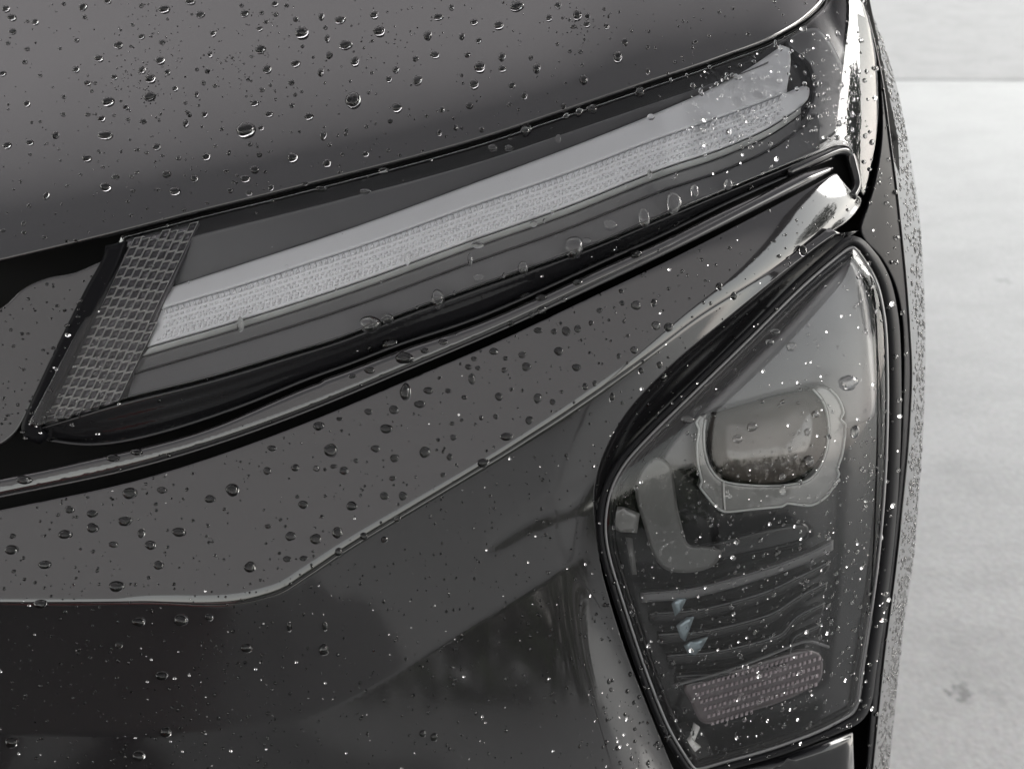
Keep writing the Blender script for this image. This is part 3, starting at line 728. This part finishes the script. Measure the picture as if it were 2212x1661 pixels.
for X, zb, zt, hw in ((-2.1, .45, .62, .55), (-2.0, .3, .82, .8), (-1.2, .22, .95, .88), (0, .2, .98, .9), (1.2, .22, .98, .88), (2.0, .3, .92, .8), (2.1, .45, .75, .6)):
    c = (zb + zt) / 2; h = (zt - zb) / 2
    secs.append([(-3.4 + X, -2.6 + hw * math.copysign(abs(math.cos(a)) ** .45, math.cos(a)), c + h * math.copysign(abs(math.sin(a)) ** .45, math.sin(a))) for a in [2 * math.pi * i / 24 for i in range(24)]])
body = loft('body', secs, M['red'], rc)
secs = []
for X, zt, hw in ((-1.5, 1.0, .7), (-1.0, 1.35, .62), (-.3, 1.46, .6), (.7, 1.44, .6), (1.5, 1.2, .62), (1.8, .98, .66)):
    secs.append([(-3.4 + X, -2.6 + hw * (1.15 if s < 2 else .9) * sg, z) for s, (sg, z) in enumerate(((-1, .93), (1, .93), (1, zt), (-1, zt)))])
loft('window_band', secs, M['glassd'], rc, smooth=False)
secs = [[(-3.4 + X, -2.6 + sg * .58, z) for sg, z in ((-1, zt), (1, zt), (.9, zt + .03), (-.9, zt + .03))] for X, zt in ((-1.0, 1.355), (-.3, 1.465), (.7, 1.445), (1.3, 1.27))]
loft('roof', secs, M['frost'], rc, smooth=False)
for X in (-1.35, 1.35):
    for sg in (-1, 1):
        V = []; F2 = []; n = 24
        for q in (-.1, .1):
            for i in range(n): a = 2 * math.pi * i / n; V.append((-3.4 + X + .32 * math.cos(a), -2.6 + sg * .82 + q, .32 + .32 * math.sin(a)))
        F2 = [(i, (i+1) % n, n + (i+1) % n, n + i) for i in range(n)] + [tuple(range(n))[::-1], tuple(range(n, 2*n))]
        link('wheel', V, F2, M['tyre'], rc, smooth=False)
M['leaf'] = principled('hedge_leaves', (0.035, 0.06, 0.018), 0.5)
M['bark'] = principled('bark', (0.06, 0.045, 0.035), 0.8)
def leaves(name, cen, rad, n, size, mat, parent, kind=None):
    V = []; F2 = []
    c = rng.normal(size=(n, 3)); c /= np.linalg.norm(c, axis=1)[:, None]; c *= (rng.random(n) ** 0.4)[:, None]
    for p in c * rad + cen:
        a = rng.normal(size=3); a /= np.linalg.norm(a); b = np.cross(a, rng.normal(size=3)); b /= np.linalg.norm(b)
        s = size * rng.uniform(.6, 1.3); k = len(V)
        V += [p - a * s, p - b * s * .5, p + a * s, p + b * s * .5]; F2.append((k, k+1, k+2, k+3))
    return link(name, V, F2, mat, parent, smooth=False, kind=kind)
hg = leaves('added_hedge', np.array([-2.0, -11, 0.9]), np.array([14, 0.9, 1.2]), 9000, 0.16, M['leaf'], None)  # unseen, added as a dark band for the bumper to mirror
tag(hg, 'unseen dark foliage added far behind the camera to darken what the car mirrors', 'added_hedge')
for tx, ty, hgt, rr in ((13.5, -2.2, 4.2, 1.9), (9.5, 2.5, 3.2, 1.5)):
    tr = empty('tree', (tx, ty, 0)); tag(tr, 'small green tree ' + ('behind and right of the camera, mirrored in the panel tip' if ty < 0 else 'out to the right, mirrored in the lamp corner'), 'tree')
    secs = [[(tx + r_ * math.cos(a), ty + r_ * math.sin(a), z) for a in [2*math.pi*i/10 for i in range(10)]] for r_, z in ((.16, 0), (.12, 1.0), (.09, hgt * .6), (.04, hgt))]
    loft('trunk', secs, M['bark'], tr)
    leaves('crown', np.array([tx, ty, hgt]), np.array([rr, rr, rr * .8]), 2600, 0.11, M['leaf'], tr)
# ------------------------------------------------------------------ rain drops
def to_T(lst, ox, oy, k, src=0.95675):
    v = [float(t) for t in lst.replace(';', ',').split(',') if t.strip()]
    return [((ox + v[i] * k) * src, (oy + v[i+1] * k) * src, v[i+2] * k * src, v[i+3] * k * src) for i in range(0, len(v), 4)]
BIG = to_T('''518,43,46,44;38,55,40,36;75,110,50,36;78,195,40,36;220,137,38,34;50,268,26,24;170,305,30,26;155,386,30,28;18,458,36,32;475,433,40,36;545,518,38,28;618,365,50,34;738,281,56,42;884,228,36,30;1012,262,36,28;1000,376,52,42;1046,450,40,30;889,437,40,36;714,482,36,28;940,492,62,44;934,600,66,56;1093,553,32,28;676,634,68,54;787,669,36,28;893,757,42,30;634,741,42,32;548,713,30,26;395,713,28,30;398,603,26,28;168,648,34,34;347,842,38,46;659,845,92,46;188,889,42,30;45,906,44,42;543,988,52,38;980,916,46,38;857,934,30,24;1161,770,30,46;1278,715,32,34;1227,590,26,36;1271,517,28,30;1294,441,30,30;1330,209,32,36;1313,340,30,34;1250,90,52,38;1527,84,54,36;1026,58,66,40;883,35,30,26;1508,33,28,22;1188,8,60,30;672,8,40,24;1715,25,40,26;1790,33,30,24;1721,89,32,26;1625,308,66,46;1668,432,54,44;1846,397,54,38;1846,119,34,30;1622,179,36,26;1885,205,80,64;2006,103,36,44;2122,125,70,38;2032,172,28,26;2043,240,32,44;2158,280,80,50;2055,343,40,42;2002,452,38,42;1818,514,38,32;1634,560,34,26;1590,645,50,32;1680,713,50,28;1823,657,32,28;1929,726,54,40;1843,590,26,24;1536,812,112,86;1631,799,34,28;1384,804,28,24;1345,910,24,22;1560,899,32,28;1618,963,34,32;1827,983,60,56;2018,846,38,54;2042,1020,50,42;1288,978,48,40;1041,1085,48,46;721,1103,42,36;661,1168,66,52;1093,1193,70,46;1214,1113,46,42;1590,1058,56,46;1532,1115,60,42;1438,1189,36,28;1557,1205,42,28;1692,1171,30,38;1903,1144,36,26;289,1221,32,46;181,1283,24,28;148,1393,26,34;150,1450,30,28;18,1438,28,22;474,1497,30,20;818,1343,28,22;831,1190,32,20;821,1101,28,22;1413,1068,34,26;2123,1073,30,24;2137,963,28,30''', 0, 0, .3617)
BIG += to_T('''270,625,100,84;434,196,70,50;402,93,50,40;281,384,52,50;536,435,38,38;493,494,38,34;671,501,56,54;543,672,60,52;735,222,54,50;802,106,60,34;780,344,60,34;658,366,36,32;883,46,34,32;947,228,36,36;1024,139,48,32;1178,160,60,40;1290,38,86,54;1198,355,44,46;1060,420,68,56;1201,430,50,32;1025,526,54,52;1052,253,36,28;983,342,38,28;1262,533,44,36;1338,597,38,42;1415,426,50,54;1378,359,28,32;1492,113,40,34;1548,33,42,36;1668,95,56,54;1732,101,34,30;1728,152,42,30;1643,165,40,22;1851,165,34,30;1965,262,40,42;1920,354,58,64;1708,498,54,54;1688,321,32,26;2108,446,30,36;1583,662,36,38;1245,653,32,28;996,659,48,36;910,795,32,32;807,831,32,34;1072,809,32,34;824,685,34,32;499,753,32,30;348,961,40,30;352,789,26,24;1350,810,70,60;1760,680,70,46;1680,700,50,36;2060,575,60,46;1600,725,40,30;670,1010,60,36;460,1070,60,30;70,1180,70,34;1140,925,60,44;345,1195,70,36;1550,865,40,50;1240,925,60,36;2128,730,46,40;1395,1395,50,40;1045,1525,80,46;2120,1085,30,56''', 700, 0, .3617)
BIG += to_T('''130,1426,88,84;55,1274,70,58;477,1291,78,60;525,1173,62,58;686,1138,76,46;738,1053,62,46;410,1415,58,46;528,1474,56,52;718,1437,70,74;590,850,120,76;373,928,70,42;265,963,50,28;716,804,56,34;830,750,56,40;1350,472,90,76;1441,474,68,42;1881,250,90,76;1670,380,64,38;2035,205,70,40;1147,809,58,46;1325,830,52,42;1351,905,58,58;1024,855,40,32;989,905,44,36;1048,912,34,28;1213,925,38,36;1220,852,34,28;1552,808,58,58;1663,909,56,48;1425,678,60,38;1523,685,40,36;1598,683,54,60;1670,668,46,46;1753,631,30,36;1808,553,38,34;2037,521,66,54;2147,505,36,54;2160,647,54,54;2024,802,50,42;1717,1028,36,46;1777,1008,30,38;1179,1091,50,54;1421,1101,52,66;1515,1124,40,40;1369,1238,50,56;1228,1340,86,52;963,1095,36,30;862,1054,40,34;895,1345,40,38;872,1467,38,46;886,1258,32,28;1068,1223,32,30;1159,1215,32,36;1080,1504,80,56;516,1600,44,32;148,1525,44,28;38,1538,40,34;212,1552,60,50;287,1490,30,30;365,1185,50,40;185,1230,40,26;830,1578,34,30;1450,548,60,50;1384,580,40,36;1253,632,36,34;1587,483,34,32;1885,1095,34,60;2066,930,34,44;1928,838,28,38;596,1062,70,110;1010,980,46,70;1943,433,34,30''', 700, 500, .3617)
BIG += to_T('''650,248,68,60;1163,232,66,66;810,233,48,34;1050,277,52,40;462,350,50,40;348,330,44,38;464,421,56,50;626,387,70,48;895,442,66,46;753,507,52,46;327,454,64,44;567,504,44,32;707,448,34,48;793,607,50,44;60,530,60,48;63,462,28,26;566,73,62,40;683,45,58,34;122,182,74,44;1336,137,40,40;1475,121,42,36;1580,126,32,28;1359,24,44,30;1515,305,48,42;1757,312,54,46;1920,262,44,40;2012,262,40,46;1452,463,52,48;1577,477,60,52;1686,445,56,56;1249,616,58,54;1435,576,42,30;1517,573,42,26;1340,413,36,22;1692,541,44,40;1817,462,40,36;1985,375,40,36;1920,480,34,34;585,712,70,56;905,880,68,50;695,890,64,40;1046,868,40,34;205,800,70,40;1233,1022,60,40;1618,1028,50,56;1624,913,28,46;1446,915,28,46;810,1157,60,36;830,1440,56,44;695,1558,60,44;60,1490,60,50;595,1005,36,30;225,605,60,40;2168,1465,40,40;2112,1447,36,34''', 0, 1000, .4521)
BIG += to_T('''1700,865,110,96;1100,1140,60,62;1010,1215,64,50;1742,1170,46,80;1288,1448,40,44;1290,1535,36,70;1455,1350,56,66;1245,548,64,40;1210,612,52,36;700,1095,84,48;1345,640,60,56;1495,1060,44,44;1445,1172,36,46;895,266,38,52;578,520,56,60;500,510,50,54;375,383,62,50;1417,45,44,70;983,325,36,56;525,755,44,44;365,660,50,42;550,830,40,50''', 1300, 550, .3617)
BIG += [(800, 700, 46, 40), (838, 688, 26, 22), (946, 646, 30, 44), (1034, 600, 26, 18), (1130, 578, 22, 30), (1240, 534, 40, 52), (1268, 520, 20, 16), (1318, 486, 30, 24), (1392, 470, 24, 44), (1455, 438, 32, 50), (1500, 414, 16, 34), (1572, 398, 18, 24), (845, 745, 40, 34), (520, 700, 14, 34), (1016, 560, 12, 30), (880, 560, 12, 26)]
NAMED = len(BIG)
print('listed drops', NAMED)

# surfaces for picking where each drop sits
BV = []
for sid, VV, FF in OUTER:
    BV.append((sid, BVHTree.FromPolygons([Vector(v) for v in VV], [tuple(f) for f in FF])))
def pick(x, y):
    d = Vector(P(x, y, 1.0) - CAM).normalized(); best = None
    for sid, t in BV:
        loc, nrm, _, dist = t.ray_cast(Vector(CAM), d)
        if loc is not None and (best is None or dist < best[3]): best = (sid, loc, nrm, dist)
    return best

M['wet'] = principled('paint_seen_through_water', (0.016, 0.016, 0.017), 0.25, 1.12)
DRY = ('cover',)
def dropmesh(seed, nr, na, h=0.66):
    r = random.Random(seed); ph = [r.uniform(0, 6.28) for _ in range(3)]
    am = [r.uniform(0.02, 0.07), r.uniform(0.02, 0.07), r.uniform(0.0, 0.04)]
    V = []; F2 = []
    sag = r.uniform(0.02, 0.12)
    for i in range(nr):
        a = i / nr * math.pi / 2 * 1.0
        rad = math.cos(a) ** 0.72; z = h * math.sin(a) ** 0.95
        for k in range(na):
            th = 2 * math.pi * k / na
            e = 1 + am[0] * math.cos(2 * th + ph[0]) + am[1] * math.cos(3 * th + ph[1]) + am[2] * math.cos(5 * th + ph[2])
            V.append((rad * e * math.cos(th), rad * e * math.sin(th) - sag * z, z + 0.02))
    V.append((0, -sag * h, h + 0.02)); top = len(V) - 1
    for i in range(nr - 1):
        for k in range(na):
            j = (k + 1) % na; F2.append((i*na+k, i*na+j, (i+1)*na+j, (i+1)*na+k))
    for k in range(na): F2.append(((nr-1)*na+k, (nr-1)*na+(k+1)%na, top))
    base0 = len(V)
    if na > 12:
        for k in range(na):
            x_, y_, z_ = V[k]; V.append((x_ * 0.80 - 0.10, y_ * 0.80 + 0.09, 0.02))  # dark base drawn off centre to leave a bright crescent in the drop
        for k in range(na): F2.append((k, base0 + k, base0 + (k+1) % na, (k+1) % na))
        F2.append(tuple(base0 + k for k in range(na))[::-1])
    else: F2.append(tuple(range(na))[::-1])
    return V, F2
protos = []
for s in range(14):
    V, F2 = dropmesh(s, 9, 28, h=[0.74, 0.86, 0.64][s % 3])
    me = bpy.data.meshes.new('water_drop'); me.from_pydata(V, [], F2); me.update()
    me.polygons.foreach_set('use_smooth', [True] * (len(me.polygons) - 29) + [False] * 29); me.materials.append(M['water'])
    me2 = me.copy(); me2.materials.append(M['wet']); me2.polygons[len(me2.polygons) - 1].material_index = 1
    me3 = bpy.data.meshes.new('water_drop'); me3.from_pydata(V, [], F2[:-29]); me3.update(); me3.polygons.foreach_set('use_smooth', [True] * len(me3.polygons)); me3.materials.append(M['water_lamp'])
    protos.append((me2, me3))
small = [tuple(map(np.array, (dropmesh(100 + s, 3, 9)[0],))) + (dropmesh(100 + s, 3, 9)[1],) for s in range(6)]

UPW = Vector((0, 0, 1))
def frame(loc, nrm, w_, h_):
    """drop radii in metres from its seen size, foreshortening undone"""
    n = Vector(nrm)
    if n.dot(Vector(CAM) - loc) < 0: n = -n
    vdir = (loc - Vector(CAM)); dist = vdir.dot(Vector(Fv)); vdir.normalize()
    up = Vector(Uv); up = (up - n * up.dot(n)).normalized(); side = up.cross(n).normalized()
    cu = max(0.35, (up - vdir * up.dot(vdir)).length); cs = max(0.35, (side - vdir * side.dot(vdir)).length)
    rw = w_ / 2 / FP * dist / cs; rh = h_ / 2 / FP * dist / cu
    m = Matrix((side, up, n)).transposed().to_4x4()
    return m, rw, rh, n
NAMES = {'hood': ('bonnet', 'on the black bonnet'), 'fascia': ('front panel', 'on the grey-black front panel'), 'bumper': ('bumper', 'on the dark bumper below the crease'),
         'cover': ('lamp cover', 'on the clear lamp cover'), 'frame': ('lamp frame', 'on the black lamp frame'), 'trim': ('side trim', 'on the black trim by the side of the lamps'), 'fender': ('fender', 'on the pale edge of the fender')}
items = []
for x, y, w_, h_ in BIG:
    hit = pick(x, y)
    if hit: items.append((w_ * h_, x, y, w_, h_, hit))
items.sort(key=lambda t: -t[0])
LMK = [((75, 900), 'lower lamp corner'), ((262, 530), 'side reflector top'), ((560, 1290), 'left crease end'), ((1000, 1034), 'mid crease'), ((1250, 875), 'thin bright crease line'), ((1500, 692), 'bright crease'), ((750, 1190), 'lower crease'),
       ((1850, 520), 'headlamp tip'), ((1650, 950), 'projector lens'), ((1300, 1110), 'headlamp left bulge'), ((1786, 20), 'bonnet right end'), ((1100, 290), 'middle bonnet edge'), ((1450, 160), 'right bonnet edge'), ((800, 365), 'bonnet edge bend'),
       ((0, 0), 'bonnet upper left corner'), ((1100, 0), 'bonnet top middle'), ((1810, 365), 'panel tip'), ((900, 790), 'groove middle'), ((1200, 665), 'bright groove line'), ((1640, 1480), 'block reflector'), ((0, 1040), 'left bar end'), ((550, 0), 'bonnet top left'), ((1400, 0), 'bonnet top right'),
       ((550, 430), 'left bonnet edge'), ((300, 1020), 'left groove'), ((600, 920), 'groove bend'), ((0, 1250), 'red car reflection'), ((0, 1600), 'picture lower left corner'), ((1000, 1500), 'bumper middle'), ((0, 300), 'bonnet left side'), ((800, 150), 'bonnet centre'), ((400, 250), 'bonnet left centre')]
ROW = ['very large', 'large', 'medium', 'small']
used = set()
def describe(x, y, w_, h_, sid):
    a = math.sqrt(w_ * h_); q = w_ / h_
    size = ROW[0] if a > 27 else ROW[1] if a > 20 else ROW[2] if a > 14.5 else ROW[3]
    shape = 'wide oval' if q > 1.45 else 'oval' if q > 1.18 else 'round' if q > 0.85 else 'tall oval'
    out = None
    for lm in sorted(LMK, key=lambda l: math.hypot(l[0][0] - x, l[0][1] - y))[:6]:
        dx, dy = x - lm[0][0], y - lm[0][1]; ang = math.degrees(math.atan2(-dy, dx)) % 360; far = math.hypot(dx, dy)
        dirs = ['right of', 'upper right of', 'above', 'upper left of', 'left of', 'lower left of', 'below', 'lower right of'][int((ang + 22.5) // 45) % 8]
        fw = 'touching distance' if far < 45 else 'just' if far < 90 else 'a little' if far < 150 else 'some way' if far < 240 else 'far'
        t = f"{size} {shape} rain drop {fw} {dirs} the {lm[1]}".replace('touching distance', 'immediately')
        out = out or t
        if t not in used: used.add(t); return t
    return out
for idx, (_, x, y, w_, h_, (sid, loc, nrm, _d)) in enumerate(items[:300]):
    m, rw, rh, n = frame(loc, nrm, w_, h_)
    o = bpy.data.objects.new('water_drop', protos[idx % 14][sid in DRY]); COL.objects.link(o)
    o.matrix_world = Matrix.Translation(loc) @ m @ Matrix.Diagonal((rw * 0.98, rh * 0.98, (rw * rh) ** 0.5, 1))
    tag(o, describe(x, y, w_, h_, sid), 'water drop', 'rain drops ' + NAMES[sid][1])
taken = np.array([(i[1], i[2], max(i[3], i[4])) for i in items])
# the countless small ones: one mesh per surface
BINS = {}
CLEAR = {'cover': 0.09, 'hood': 0.0, 'fascia': 0.03, 'bumper': 0.10, 'trim': 0.15, 'frame': 0.3, 'fender': 0.0}
def add_small(x, y, w_, h_, hit=None):
    hit = hit or pick(x, y)
    if hit is None: return
    sid, loc, nrm, _d = hit
    m, rw, rh, n = frame(loc, nrm, w_, h_); hz_ = (rw * rh) ** 0.5
    if sid == 'fender': rw *= 0.8; hz_ = min(rw, rh) * 0.55
    R3 = np.array(m.to_3x3()); Vp, Fp = small[rng.integers(0, 6)]
    ca = rng.uniform(0, 6.28)
    pts = Vp * np.array([rw, rh, hz_])
    W_ = pts @ R3.T + np.array(loc)
    b = BINS.setdefault(sid, ([], [], [])); k = sum(len(v) for v in b[0])
    clear = rng.random() < CLEAR[sid]
    if sid in DRY and not clear: Fp = Fp[:-1]
    b[0].append(W_); b[1].extend([tuple(i + k for i in f) for f in Fp]); b[2].extend([0] * (len(Fp) - 1) + [0 if (clear or sid in DRY) else 1])
for t in items[300:]: add_small(*t[1:5], hit=t[5])
def scatter(n, xr, yr, cond, lo, hi, p=2.2, asp=(0.8, 1.3)):
    for _ in range(n):
        x = rng.uniform(*xr); y = rng.uniform(*yr)
        if not cond(x, y): continue
        s = lo + (hi - lo) * rng.random() ** p
        if len(taken) and (np.hypot(taken[:, 0] - x, taken[:, 1] - y) < taken[:, 2] * 0.6 + s).any(): continue
        hit = pick(x, y)
        if hit: add_small(x, y, s * rng.uniform(*asp), s, hit)
HEf = lambda x: float(HE(x)); CRf = lambda x: float(CREASE(x)); SEf = lambda x: float(SEAM(x)); GRf = lambda x: float(GROOVE2(x))
scatter(1100, (0, 1790), (0, 570), lambda x, y: y < HEf(x) - 8, 2.0, 9, 3.0)
# clusters of fine mist drops
for cx, cyy in ((330, 160), (300, 200), (560, 60), (870, 60), (340, 60), (1260, 60), (520, 150)):
    for _ in range(45):
        x, y = rng.normal(cx, 45), rng.normal(cyy, 35)
        if y < HEf(x) - 8: add_small(x, y, rng.uniform(2, 4), rng.uniform(2, 3.5))
scatter(2300, (0, 1850), (400, 1300), lambda x, y: GRf(x) + 6 < y < CRf(x) - 3, 2.2, 9, 2.4, (0.7, 1.1))
scatter(260, (0, 1850), (400, 1100), lambda x, y: SEf(x) + 6 < y < GRf(x), 2.2, 10, 2.0)
scatter(3800, (0, 1880), (400, 1661), lambda x, y: y > CRf(x) + 3 and x > 500 - (y - 1300) * 0.8, 2.4, 8.5, 2.6, (0.6, 1.0))
scatter(350, (0, 600), (1290, 1661), lambda x, y: True, 2.2, 8, 2.4, (0.7, 1.2))
scatter(1100, (250, 1880), (20, 900), lambda x, y: HEf(x) + 8 < y < SEf(x) - 4 and rng.random() < 0.25 + 0.75 * (x > 1300) * min(1, max(0, (x - 1200) / 500)), 3, 13, 2.0, (0.5, 0.95))
scatter(230, (1480, 1850), (60, 320), lambda x, y: HEf(x) + 8 < y < SEf(x) - 4, 4, 15, 1.6, (0.55, 0.9))
scatter(1700, (1300, 1920), (540, 1661), lambda x, y: rng.random() < (0.15 if y < 900 - (x - 1850) * 0.25 else (0.45 if y < 1150 and x < 1650 else 1.0)), 2.6, 12, 2.6, (0.6, 0.95))
scatter(500, (0, 1760), (0, 600), lambda x, y: HEf(x) + 6 < y < HEf(x) + 36, 2.5, 9, 2.0)
scatter(200, (1850, 1960), (0, 1661), lambda x, y: True, 4, 12, 2.0, (0.7, 1.0))
scatter(150, (0, 230), (590, 960), lambda x, y: y > HEf(x) + 25, 3, 9, 2.0)
# heavy beading on the fender edge
for _ in range(1500):
    y = rng.uniform(0, 1661); a_, b_ = float(INNX(y)), float(SILX(y))
    t = rng.random() ** 0.6
    x = a_ + (b_ - a_) * (0.08 + 0.87 * t); s = rng.uniform(4, 9.5) if rng.random() < 0.90 else rng.uniform(10, 15)
    add_small(x, y, s * 0.8, s)
SN = {'hood': 'hood_mist', 'fascia': 'panel_mist', 'bumper': 'bumper_mist', 'cover': 'lamp_mist', 'frame': 'frame_mist', 'trim': 'trim_mist', 'fender': 'fender_beading'}
for sid, (vs, fs, fm) in BINS.items():
    o = _link('water_droplets', np.concatenate(vs), fs, None, None, mats=[M['water_lamp' if sid in DRY else 'water'], M['wet']], fmat=fm)
    tag(o, 'countless tiny rain droplets ' + NAMES[sid][1], 'water droplets', kind='stuff')
print('small', {k: len(v[0]) for k, v in BINS.items()})
